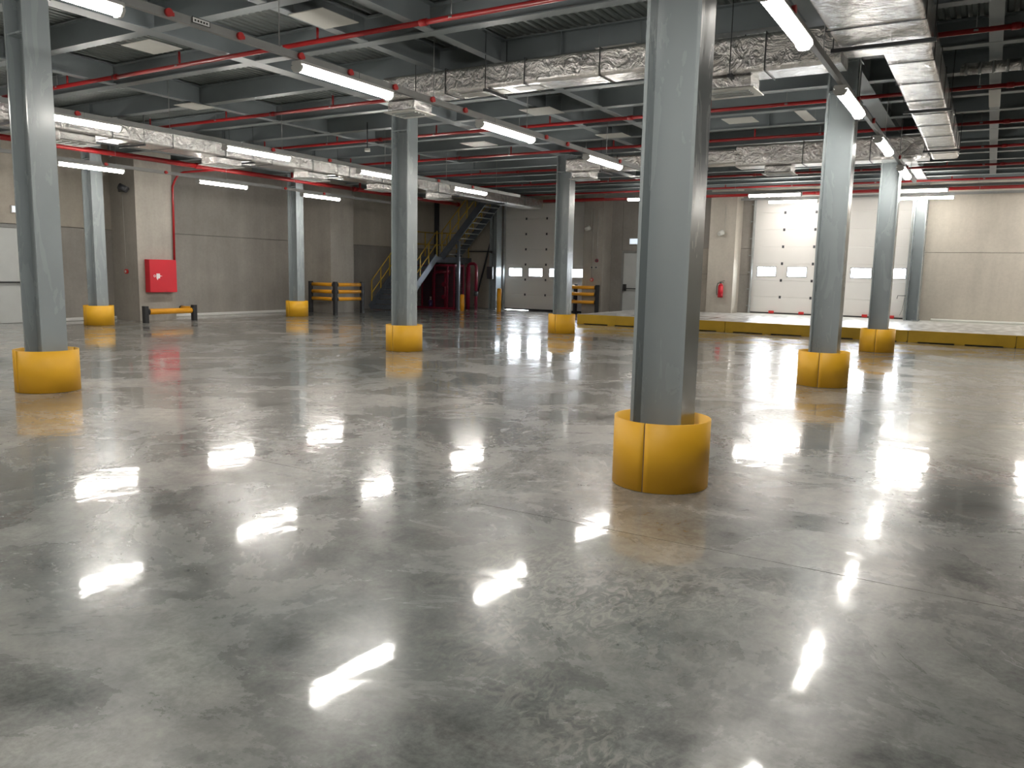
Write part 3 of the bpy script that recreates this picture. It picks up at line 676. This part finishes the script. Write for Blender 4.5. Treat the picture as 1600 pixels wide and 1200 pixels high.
# ------------------------------------------------------------------ staircase in the corner
o = thing('steel_staircase', 'steel staircase with yellow handrails turning at a landing in the corner', 'staircase', (-19.6, 25, 0))
xa, xb = -20.52, -19.0; yf, yt, zt = 23.75, 25.9, 2.10
nst = 11; run = (yt-yf)/nst; rise = zt/(nst)
for x in (xa, xb): MB().bar((x, yf-.1, .08), (x, yt, zt), .05, .26).build('stringer', 'stair_steel', o)
for k in range(nst-1):
    y = yf+run*k; z = rise*(k+1); MB().box((xa+.03, y, z-.03), (xb-.03, y+.24, z)).box((xa+.03, y, z-.16), (xb-.03, y+.012, z-.03)).build('tread', 'stair_steel', o)
# landing
B((XL+.02, yt, zt-.02), (-19.0, YB-.02, zt)).build('landing_plate', 'stair_steel', o)
MB().box((-19.06, yt, zt-.24), (-19.0, YB-.02, zt-.02)).box((XL+.02, yt, zt-.24), (-19.06, yt+.06, zt-.02)).build('landing_edge', 'stair_steel', o)
for x, y, h_ in ((-18.22, 26.30, 2.72), (-19.03, 27.8, zt-.24), (-20.7, 25.98, zt-.24)): B((x-.05, y-.05, 0), (x+.05, y+.05, h_)).build('landing_post', 'stair_steel', o)
# upper flight climbing to the right along the dock wall
xu0, xu1, zu1 = -19.0, -16.95, 4.35; ya, yc = 26.30, 27.35; n2 = 11
for y in (ya, yc): MB().bar((xu0-.05, y, zt-.02), (xu1, y, zu1), .05, .27).build('stringer', 'stair_steel', o)
for k in range(n2):
    x = xu0+(xu1-xu0)*(k+.4)/n2; z = zt+(zu1-zt)*(k+.6)/n2; B((x-.02, ya+.03, z-.03), (x+.22, yc-.03, z)).build('tread', 'galvanised', o)
# handrails
def railing(p, q, n_, h=1.0):
    p = Vector(p); q = Vector(q)
    for k in range(n_):
        b = p+(q-p)*k/(n_-1); MB().bar(b, b+Vector((0, 0, h)), .035, .035, (0, 1, 0)).build('baluster', 'yellow_rail', o)
    for hh in (h*.52, h): MB().cyl(p+Vector((0, 0, hh)), q+Vector((0, 0, hh)), .022, 8).build('handrail', 'yellow_rail', o)
railing((xa, yf, .12), (xa, yt, zt), 5); railing((xb, yf, .12), (xb, yt, zt), 5)
railing((XL+.1, yt+.05, zt), (XL+.1, YB-.1, zt), 4, 1.05); railing((XL+.1, YB-.1, zt), (-19.1, YB-.1, zt), 4, 1.05)
railing((-19.05, ya, zt), (xu1-.1, ya, zu1-.1), 6); railing((-19.05, yc, zt), (xu1-.1, yc, zu1-.1), 6)
# wall bracing beside the stair
o = thing('wall_brace', 'thin dark diagonal brace with tie bar on the dock wall beside the stair', 'brace', (-18.3, 28.25, 0))
MB().bar((-18.75, 28.27, .1), (-17.75, 28.27, 3.6), .05, .05, (0, 1, 0)).build('diagonal', 'dark_metal', o); MB().bar((-19.0, 28.2, 2.38), (-17.8, 28.2, 2.38), .05, .05).build('tie_bar', 'dark_metal', o)
MB().box((XL+.02, 28.26, 0), (XL+.2, 28.38, ZB)).build('corner_post', 'dark_metal', o)

# sprinkler valve station inside a red mesh cage below the landing
o = thing('valve_cage', 'dark red mesh cage below the stair landing', 'cage', (-19.3, 26.25, 0))
cx0, cx1, cy, cyb = -20.45, -18.36, 26.2, 26.85
for x in (cx0, -19.95, -19.33, -18.68, cx1): B((x-.025, cy-.025, 0), (x+.025, cy+.025, 1.80)).build('post', 'maroon', o)
B((cx1-.025, cyb-.025, 0), (cx1+.025, cyb+.025, 1.80)).build('post', 'maroon', o)
for z in (.06, 1.77):
    MB().box((cx0, cy-.02, z-.05), (cx1, cy+.02, z+.03)).build('frame_rail', 'maroon', o); MB().box((cx1-.02, cy+.025, z-.05), (cx1+.02, cyb-.025, z+.03)).build('frame_rail', 'maroon', o)
for k in range(23):
    z = .14+k*.07; B((cx0+.03, cy-.006, z-.006), (cx1-.03, cy+.006, z+.006)).build('mesh_bar', 'maroon', o)
    B((cx1-.006, cy+.03, z-.006), (cx1+.006, cyb-.03, z+.006)).build('mesh_bar', 'maroon', o)
B((cx0+.03, cyb, .06), (cx1-.03, cyb+.02, 1.75)).build('back_sheet', 'dark_metal', o)
o = thing('valve_station', 'red sprinkler valve pipes standing inside the mesh cage', 'valve station', (-19.2, 26.5, 0))
MB().tube([(-19.6, 26.5, 0), (-19.6, 26.5, 1.3), (-19.57, 26.5, 1.42), (-19.45, 26.5, 1.5), (-18.8, 26.5, 1.5)], .07, 12).build('header_pipe', 'maroon', o)
MB().cyl((-19.0, 26.5, 0), (-19.0, 26.5, 1.43), .055, 12).build('riser', 'maroon', o)
for z in (.5, 1.0): MB().cyl((-19.0, 26.44, z), (-19.0, 26.36, z), .09, 14).build('valve_wheel', 'maroon', o)
o = thing('canister', 'dark blue drum on the floor inside the mesh cage', 'drum', (-19.55, 26.35, 0))
MB().cyl((-19.62, 26.34, 0), (-19.62, 26.34, .34), .085, 14).build('drum', 'blue_drum', o); MB().cyl((-19.62, 26.34, .34), (-19.62, 26.34, .50), .04, 10).build('cap', 'white_plate', o)
o = thing('riser_pipe', 'tall dark red riser pipe with a bend right of the cage', 'pipe', (-18.1, 27.05, 0))
MB().cyl((-18.26, 27.05, 0), (-18.26, 27.05, 1.72), .09, 14).build('riser', 'maroon', o)
MB().tube([(-18.26, 27.05, 1.70), (-18.24, 27.05, 1.80), (-18.16, 27.05, 1.85), (-17.98, 27.05, 1.85), (-17.90, 27.05, 1.80), (-17.87, 27.05, 1.68), (-17.87, 27.05, 0)], .062, 12).build('bend', 'maroon', o)
MB().cyl((-17.87, 27.05, .55), (-17.87, 27.05, .75), .09, 12).build('flange_joint', 'dark_metal', o)
for x, y, h, nm in ((-17.59, 25.66, .62, 'at the cage corner, shorter one'), (-16.42, 26.5, .88, 'beside the dock door track, taller one')):
    o = thing('bollard', 'yellow bollard ' + nm, 'bollard', (x, y, 0), 'yellow bollards')
    MB().cyl((x, y, 0), (x, y, h), .085, 16).build('tube', 'yellow_plastic', o); MB().cyl((x, y, h), (x, y, h+.03), .085, 16, .05).build('cap', 'yellow_plastic', o)
o = thing('door_control_box', 'dark control box with cable beside the stair-side dock door', 'control box', (-17.0, 27.75, 1.1))
MB().bbox((-17.72, 27.6, 1.25), (-17.45, 27.76, 1.75), .01).build('box', 'dark_metal', o); MB().tube([(-17.5, 27.68, 1.75), (-17.48, 27.68, 2.4), (-17.5, 27.68, 3.9)], .015, 6).build('cable', 'dark_metal', o); MB().cyl((-17.55, 27.6, 2.35), (-17.35, 27.5, 2.3), .05, 8).build('chain_wheel', 'dark_metal', o)
o = thing('smoke_detector', 'small white smoke detector hanging on a rod left of the second column', 'smoke detector', (-11.6, 13.2, 4.0))
MB().cyl((-11.6, 13.3, 4.06), (-11.6, 13.3, 4.6), .012, 6).build('rod', 'dark_metal', o); MB().cyl((-11.6, 13.3, 4.0), (-11.6, 13.3, 4.06), .06, 12).build('head', 'white_plate', o)
o = thing('pull_cord', 'black pull handle hanging at the right side of the wide dock door', 'pull cord', (-2.42, 28.2, .4))
MB().tube([(-2.28, 28.3, 1.05), (-2.50, 28.25, 1.05), (-2.52, 28.25, .95)], .012, 6).tube([(-2.30, 28.28, 1.0), (-2.34, 28.27, .6), (-2.4, 28.25, .42)], .006, 6).build('cord', 'dark_metal', o)
